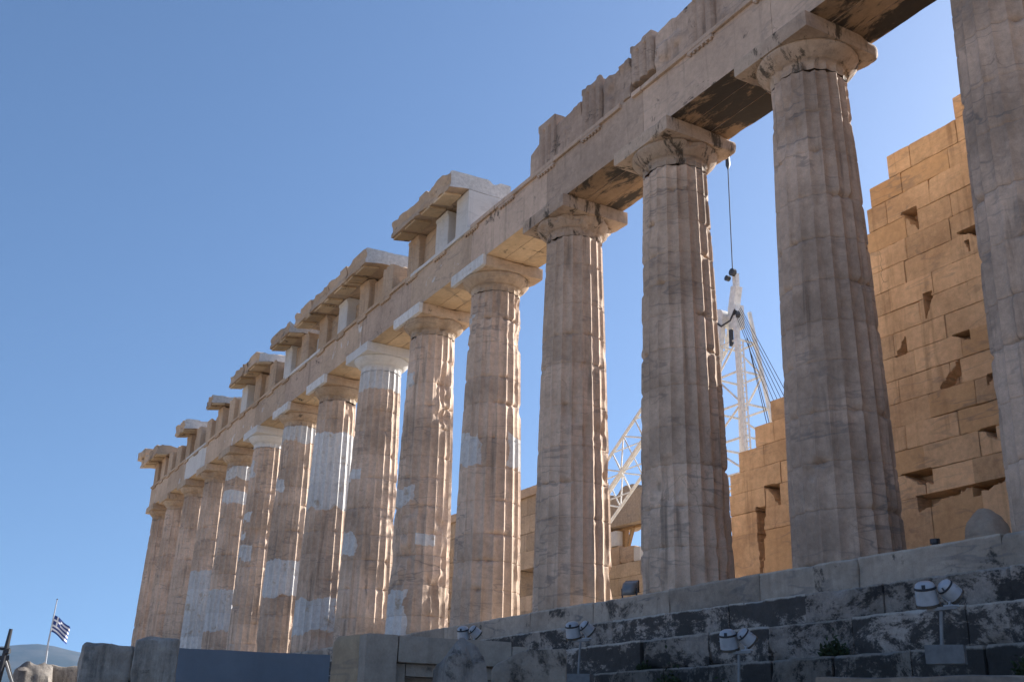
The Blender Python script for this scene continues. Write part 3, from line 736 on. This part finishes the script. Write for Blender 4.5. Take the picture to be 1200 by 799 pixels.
for i in range(N_):
    for s in (1, -1):
        p, q = (1, -1) if i % 2 else (-1, 1); jb.tube([jpt(i/N_, p, s), jpt((i+1)/N_, q, s)], .04, 5, False); jb.tube([jpt(i/N_, s, p), jpt((i+1)/N_, s, q)], .035, 5, False)
        jb.tube([jpt(i/N_, 1, s), jpt(i/N_, -1, s)], .035, 5, False)
cp('jib', jb, M['white_paint'])
mb = MB()
for sy in (-.5, .5): mb.beam((-34.3, 14+sy, 6.2), (-34.3, 14+sy*2.2, 0), .14, .14)
mb.beam((-34.3, 13.3, 6.2), (-34.3, 14.7, 6.2), .2, .2)
cp('jib_trestle', mb, M['white_paint'])
for i in range(6):
    mb = MB(); mb.tube([apex+[.5, -.2-.05*i, .05-.08*i], (-17.7-.2*i, 14-.1*i, 6.2)], .013, 5); cp('stay_cable', mb, M['cable'])
for dx in (0, .5):
    mb = MB(); mb.tube([apex+[.45, .1, -1.2], (-18.2+dx*.8-1.1, 14.3, 1.)], .016, 5); cp('stay_cable', mb, M['cable'])
mb = MB(); mb.tube([apex+[.15, -.2, 1.9], (-22.0, 13.8, 21.6)], .022, 6); cp('hoist_cable', mb, M['cable'])
mb = MB(); mb.tube([(-22.0, 13.8, 20.6), (-22.0, 13.8, 20.8), (-22.0, 13.8, 21.2), (-22.0, 13.8, 21.45)], [.03, .10, .09, .03], 8); mb.tube([(-22, 13.8, 21.4), (-22, 13.8, 22.0)], .05, 6); cp('hook_block', mb, M['dark_metal'])
mb = MB(); pts = [apex+[-.9, -.5, .5], apex+[-.75, -.6, -.2], apex+[-.2, -.65, -.65], apex+[.3, -.6, -.55], apex+[.5, -.5, -.1]]; mb.tube(pts, .04, 6)
cp('hose', mb, M['lamp_band'])
mb = MB(); mb.add(*rough_box((-24.4, 12.5, -.01), (-20.1, 15.5, .4), .4, .02, .02, .01, 3)); cp('ballast_slab', mb, M['concrete'])

# ------------------------------------------------------------------ floodlights on the steps
def floodlight(loc, post_h, label, rz=0., base=True):
    t = thing('floodlight', label, 'floodlight', loc, rz, 'twin white floodlights along the steps')
    if base:
        V, F = rough_box((-.2, -.1, 0), (.2, .12, .2), .08, .008, .02, .003, 3); build('base_block', V, F, M['concrete'], t, 40)
    mb = MB(); mb.tube([(-.03, 0, .18 if base else -.05), (0, .01, post_h)], .02, 10); mb.build('post', M['galv'], t)
    mb = MB(); mb.tube([(-.02, 0.01, .2), (-.2, -.03, .12), (-.3, 0, .05)], .008, 6); mb.build('power_cable', M['lamp_band'], t)
    mb = MB(); mb.beam((-.14, 0, post_h+.015), (.17, 0, post_h+.035), .045, .035); mb.build('crossbar', M['galv'], t, 0)
    for (cx, tilt, roll, s) in ((-.135, .35, .05, .77), (.11, .9, .85, .63)):
        # axis of the lamp: dome at the back (up), lens at the front (down, towards the temple)
        ax = np.array([math.sin(roll)*math.sin(tilt) if s < .7 else .03, math.cos(roll)*math.sin(tilt), -math.cos(tilt)]); ax /= np.linalg.norm(ax)
        c = np.array([cx, 0.02, post_h+.18 if s > .7 else post_h+.215])
        mb = MB(); mb.lathe([(.02*s, -.19*s), (.085*s, -.185*s), (.125*s, -.16*s), (.142*s, -.12*s), (.15*s, -.05*s), (.158*s, .06*s), (.16*s, .13*s), (.15*s, .14*s)], 24, c, ax); h = mb.build('lamp_housing', M['lamp_white'], t, 40)
        mb = MB(); mb.lathe([(.144*s, -.115*s), (.156*s, -.11*s), (.158*s, -.085*s), (.148*s, -.08*s)], 24, c, ax); mb.build('seal_band', M['lamp_band'], h)
        mb = MB(); mb.lathe([(.165*s, .125*s), (.172*s, .13*s), (.172*s, .165*s), (.163*s, .168*s), (.15*s, .152*s), (.01, .15*s)], 24, c, ax); mb.build('lens', M['lamp_glass'], h)
        v = np.cross(ax, [1, 0, 0]); v /= np.linalg.norm(v); v = v if v[1] < 0 else -v
        mb = MB(); mb.beam(c-ax*.16*s+v*.115*s, c-ax*.09*s+v*.16*s, .05*s, .03*s); mb.build('latch', M['lamp_band'], h, 0)
        side = np.cross(ax, v); y = MB()
        for sg in (-1, 1): y.beam(c+side*sg*.172*s, np.array([cx+sg*.12*s*(1 if s > .7 else .35), .02, post_h+.05]), .03, .014)
        y.beam((cx-.125*s, .02, post_h+.055), (cx+.125*s, .02, post_h+.055), .034, .014)
        y.build('yoke', M['galv'] if s > .7 else M['lamp_white'], t, 0)
    return t
YW = YAW-.0
floodlight((.66, -4.0, -1.93), .56, 'nearest twin floodlight on a thin post with a pale concrete foot, at the right', .55)
floodlight((-2.64, -4.0, -2.45), .80, 'twin floodlight standing low in front of the darkest steps, second from the right', .6)
floodlight((-6.48, -4.0, -1.95), .70, 'twin floodlight below the stylobate beside the pale patched step blocks', .65)
floodlight((-10.41, -4.0, -1.75), .72, 'twin floodlight whose two heads just show above the coffered block', .7)
def box_flood():
    t = thing('box_floodlight', 'small grey box floodlight sitting on the top step beside a sunlit column', 'floodlight', (-9.75, -.62, 0), .5)
    mb = MB(); mb.beam((-.16, 0, .03), (.16, 0, .03), .05, .03); mb.beam((-.16, 0, .02), (-.17, 0, .26), .03, .02); mb.beam((.16, 0, .02), (.17, 0, .26), .03, .02); mb.build('bracket', M['dark_metal'], t, 0)
    V, F = grid_box((-.15, -.11, .12), (.15, .13, .36), .1); V[:, 0] *= 1-.25*(V[:, 1] < -.05); V[:, 2] = .24+(V[:, 2]-.24)*(1-.3*(V[:, 1] < -.05)); V[:, 2] += V[:, 1]*.5
    b = build('lamp_box', V, F, M['galv'], t, 0); mb = MB(); mb.add([(-.155, .135, .19), (.155, .135, .19), (.155, .135, .43), (-.155, .135, .43), (-.155, .16, .18), (.155, .16, .18), (.155, .16, .44), (-.155, .16, .44)], [(0, 1, 2, 3), (7, 6, 5, 4), (0, 4, 5, 1), (1, 5, 6, 2), (2, 6, 7, 3), (3, 7, 4, 0)]); mb.build('visor', M['dark_metal'], b, 0)
box_flood()
t = thing('metal_stub', 'short dark metal stub on the pavement at the foot of the ochre wall', 'stub', (-2.35, -.2, 0))
mb = MB(); mb.tube([(0, 0, 0), (0, 0, .22)], .05, 10); mb.build('pipe', M['dark_metal'], t); mb = MB(); mb.tube([(0, 0, .2), (0, 0, .27)], .075, 10); mb.build('cap', M['dark_metal'], t)

# ------------------------------------------------------------------ loose stones
def rock(name, label, c, size, seed, mat, cat='stone', sink=.1, sharp=.5):
    n = 34; V, F = grid_box((-1, -1, -1), (1, 1, 1), 2/14.); L = np.linalg.norm(V, axis=1, keepdims=True); V = V*(sharp)+V/L*(1-sharp)
    V = V*(1+.5*(fbm(V*1.1+seed, 4, seed)[:, None]-.5)); V += .05*(fbm(V*5+seed, 3, seed)[:, None]-.5)
    V = V*np.array(size)/2; V[:, 2] -= V[:, 2].min()+sink
    o = build(name, V, F, mat, None, 40, loc=c); return tag(o, label, cat)
rock('marble_fragment', 'pale rounded marble lump lying on the pavement beneath the ochre wall', (-2.5, 1.3, -.0), (.72, .7, .98), 4, M['floor'], 'stone', .03, .0)
def gz(x, y): return float(terrain_z(np.array([x*1.]), np.array([y*1.]))[0])
def block(name, label, lo, hi, rz, mat, seed, cat='stone block', chip=.1, res=.06, r=.02, loc=None, top=None, amp=.012):
    V, F = rough_box(lo, hi, res, r, chip, amp, seed, top=top)
    o = build(name, V, F, mat, None, 40, loc=loc); o.rotation_euler = (0, 0, rz); return tag(o, label, cat)
RV = YAW   # blocks below stand square to the viewer's path
def vdir(): return np.array([math.cos(YAW), math.sin(YAW)])   # to the right
def at(u, d):   # helper only for choosing where a block stands on the ground: bearing (px) and metres
    b = YAW - math.atan((u-600)/FPX/math.cos(PITCH)) ; return CAM[0]-math.sin(b)*d, CAM[1]+math.cos(b)*d
block('weathered_block', 'rounded weathered grey stone, left one of the touching pair before the far columns', (-.36, -.45, 0), (.25, .4, 2.36), math.radians(81), M['block_grey'], 61, chip=.3, r=.05, amp=.05, res=.04, loc=(-5.6, -11.46, -4.2))
block('weathered_block', 'dark squarish weathered stone touching the left end of the smooth slab', (-.245, -.4, 0), (.245, .5, 2.32), math.radians(78), M['block_grey'], 66, chip=.2, r=.03, amp=.035, res=.04, loc=(-5.0, -11.06, -4.1))
block('smooth_slab', 'long smooth blue-grey slab standing on edge before the distant columns', (-1.24, -.12, 0), (1.24, .12, 2.35), math.radians(73.3), M['panel'], 67, 'slab', chip=.012, r=.006, loc=(-9.48, -8.5, -3.87), res=.1)
block('pale_block', 'narrow pale block upright in the gap left of the smooth slab', (-.2, -.2, 0), (.14, .25, 2.4), math.radians(78), M['newm'], 68, chip=.03, r=.01, loc=(-11.8, -9.18, -3.82))
block('upright_block', 'upright tan marble block between the smooth slab and the coffered block', (-.32, -.32, 0), (.32, .32, 2.2), math.radians(100), M['block_tan'], 69, chip=.07, r=.025, loc=(-2.74, -9.25, -3.98))
def coffered():
    t = thing('coffered_block', 'broad grey marble coffer block with a stepped square recess, in front of the steps', 'ceiling coffer', (-2.06, -9.58, -3.95), math.radians(80))
    Lx, H = 1.80, 2.15
    mb = MB()
    for lo, hi in (((0, 0, 0), (.345, .36, H)), ((1.62, 0, 0), (Lx, .36, H-.05)), ((.348, 0, 1.87), (1.617, .36, H-.004)), ((.348, 0, 0), (1.617, .36, .5))):
        mb.add(*rough_box(lo, hi, .06, .018, .06, .008, int(lo[0]*10+lo[2]*7)+1))
    mb.build('frame', M['coffer'], t, 40)
    mb = MB()
    for lo, hi in (((.349, .09, .503), (.46, .35, 1.867)), ((1.505, .09, .503), (1.616, .35, 1.867)), ((.463, .09, 1.74), (1.502, .35, 1.867)), ((.463, .09, .503), (1.502, .35, .62))):
        mb.add(*rough_box(lo, hi, .1, .006, .01, .003, 7))
    mb.build('inner_ledge', M['coffer'], t, 40)
    mb = MB(); mb.add(*rough_box((.464, .22, .63), (1.501, .34, 1.735), .15, .006, .01, .003, 8)); mb.build('recess_panel', M['coffer'], t, 40)
coffered()
rock('boulder', 'rounded boulder right in front of the recess of the coffered block', (.15, -9.62, -4.1), (.44, .42, 2.0), 8, M['rock'], 'boulder', .05, .55)
block('fallen_block', 'large grey fallen block with rounded edges between the coffered block and the dark steps', (-.33, -.3, 0), (.36, .45, 1.98), math.radians(60), M['coffer'], 75, chip=.09, r=.03, loc=(-.38, -8.62, -3.98), top=lambda X, Y: 1.95-.12*sstep(.0, -.35, X)+.06*X)
block('curb_slab', 'long pale slab along the bottom right corner below the nearest floodlight', (-.3, -.05, 0), (1.9, .5, 1.54), math.radians(27), M['stylobate'], 72, 'slab', chip=.05, r=.02, loc=(4.62, -9.5, -4.02))
block('broken_block', 'far broken block with a sunlit edge just right of the flagpole foot', (-1.45, -1.2, 0), (1.45, 1.6, 5.3), math.radians(94), M['rock'], 73, chip=.4, r=.12, res=.12, loc=(-65.3, -3.9, -4.3), top=lambda X, Y: 5.28-.08*np.cos(X*3)-.25*sstep(-.6, -1.4, X))
rock('boulder', 'rocky dark lump leaning against the left side of the far sunlit block', (-63.9, -5.5, -4.5), (2.6, 2.3, 5.35), 15, M['rock'], 'boulder', .1, .35)

# metal mast, flag
t = thing('metal_mast', 'dark metal post with clamps and two slanting braces at the far left edge', 'mast', (-19.2, -11.4, -4.0))
mb = MB(); mb.tube([(0, -.2, 0), (0, -.01, 2.6), (0, .03, 3.35)], [.07, .065, .04], 8); mb.build('post', M['dark_metal'], t)
mb = MB(); mb.tube([(.0, .0, 2.85), (-.1, .62, 1.4), (-.2, 1.1, .3)], .028, 8); mb.build('brace', M['dark_metal'], t)
mb = MB(); mb.tube([(.0, .0, 2.7), (.1, .5, 1.65), (.2, 1.0, .3)], .035, 8); mb.build('brace', M['galv'], t)
mb = MB(); mb.beam((0, -.26, 2.68), (0, .1, 2.72), .09, .1); mb.beam((0, -.24, 2.9), (0, .08, 2.9), .06, .06); mb.lathe([(.02, 0), (.09, .02), (.09, .12), (.02, .14)], 10, (-.05, -.2, 2.5)); mb.lathe([(.02, 0), (.07, .02), (.07, .12), (.02, .14)], 10, (.03, .04, 2.78)); mb.tube([(0, -.2, 2.6), (0, -.2, 3.1)], .025, 6); mb.build('clamp', M['dark_metal'], t)
def flag():
    bx, by = -140.15, 4.3; zb = gz(bx, by)
    t = thing('flagpole', 'tall thin white flagpole far away at the left, carrying a flag', 'flagpole', (bx, by, zb))
    top = 12.9-zb; mb = MB(); mb.tube([(0, .45, -.2), (.02, .25, top*.5), (.04, .42, top)], [.13, .11, .06], 8); mb.build('pole', M['lamp_white'], t)
    mb = MB(); mb.lathe([(.02, -.1), (.12, 0), (.02, .1)], 8, (.04, .42, top)); mb.build('finial', M['dark_metal'], t)
    nx, nz = 40, 18; w, h = 2.9, 2.0; V = []; F = []; mi = []
    for i in range(nx+1):
        s = i/nx
        for j in range(nz+1):
            q = j/nz
            y = 2.15*s**.9 - .12*math.sin(s*7+q*2)*s + .12*(1-q); x = .35*math.sin(s*9+q*1.5)*s+.1*s
            z = 10.95 - h*q - 1.55*s**1.15 + .12*math.sin(s*8)*s
            V.append((x, y, z))
    for i in range(nx):
        for j in range(nz):
            a = i*(nz+1)+j; F.append((a, a+1, a+nz+2, a+nz+1))
            sx = (i+.5)/nx*13.5; st = int(j/2)          # thirteen and a half stripe widths by nine
            if sx < 5 and st < 5: b = not (2 <= sx < 3 or st == 2)
            else: b = st % 2 == 0
            mi.append(0 if b else 1)
    V = np.array(V); V2 = V+np.array([.012, 0, 0])
    n = len(V); F = F+[tuple(k+n for k in f[::-1]) for f in F]; mi = mi+mi
    o = build('flag', np.concatenate([V, V2]), F, [M['flag_blue'], M['flag_white']], None, 60, mi, loc=(bx, by+.33, 0))
    tag(o, 'blue and white striped flag with a cross in its corner, drooping from the far pole', 'flag')
flag()

# weeds on the ledges
def weed(label, c, r, h, seed, n=420):
    rnd = np.random.RandomState(seed); V = []; F = []
    for i in range(n):
        a = rnd.uniform(0, 2*PI); q = rnd.uniform(0, 1)**.6*r; z = abs(rnd.normal(0, .5))*h*(1-.6*q/r)
        p = np.array([q*math.cos(a), q*math.sin(a)*.5, z]); d = rnd.normal(size=3); d[2] = abs(d[2])+.3; d /= np.linalg.norm(d)
        s = np.cross(d, rnd.normal(size=3)); s /= np.linalg.norm(s); L = rnd.uniform(.04, .09); w = L*.28; b = len(V)
        V += [p, p+d*L*.5+s*w, p+d*L, p+d*L*.5-s*w]; F.append((b, b+1, b+2, b+3))
    for i in range(26):
        a = rnd.uniform(0, 2*PI); q = rnd.uniform(.1, 1)*r; e = np.array([q*math.cos(a), q*math.sin(a)*.5, rnd.uniform(.4, 1)*h]); b = len(V)
        V += [np.array([-.006, 0, 0]), np.array([.006, 0, 0]), e]; F.append((b, b+1, b+2))
    o = build('weed', np.array(V), F, M['leaf'], None, 0, loc=c); return tag(o, label, 'weed', 'weeds growing on the temple steps')
weed('broad dark weed clump right of the nearest floodlight foot', (1.55, -3.2, -2.05), .62, .42, 1, 1500)
weed('small weed tuft above the broad clump at the right, on the step edge', (1.0, -2.62, -1.63), .34, .16, 2)
weed('bushy weed left of the low second floodlight, under the dark steps', (-5.15, -3.2, -2.1), .30, .45, 3, 520)
weed('round weed on the step edge between the two right floodlights', (-2.25, -2.66, -1.63), .22, .26, 4, 380)
weed('low spreading weed around the post of the second floodlight', (-4.0, -3.25, -2.25), .6, .30, 5, 800)
weed('tiny weed in the step joint at the centre, left of the dark steps', (-6.6, -2.62, -1.63), .16, .16, 6, 160)

# ------------------------------------------------------------------ haze
USE_HAZE = True
if USE_HAZE:
    g = bpy.data.materials.new('haze_air'); g.use_nodes = True; nt = g.node_tree; nt.nodes.clear()
    out = nt.nodes.new('ShaderNodeOutputMaterial'); pv = nt.nodes.new('ShaderNodeVolumePrincipled')
    pv.inputs['Color'].default_value = (.33, .60, 1, 1); pv.inputs['Density'].default_value = 4.2e-5; pv.inputs['Anisotropy'].default_value = 0.2
    nt.links.new(pv.outputs[0], out.inputs['Volume'])
    mb = MB(); mb.box((-12500, -12500, -120), (12500, 12500, 640)); o = mb.build('haze', g, None, 0); tag(o, kind='stuff')
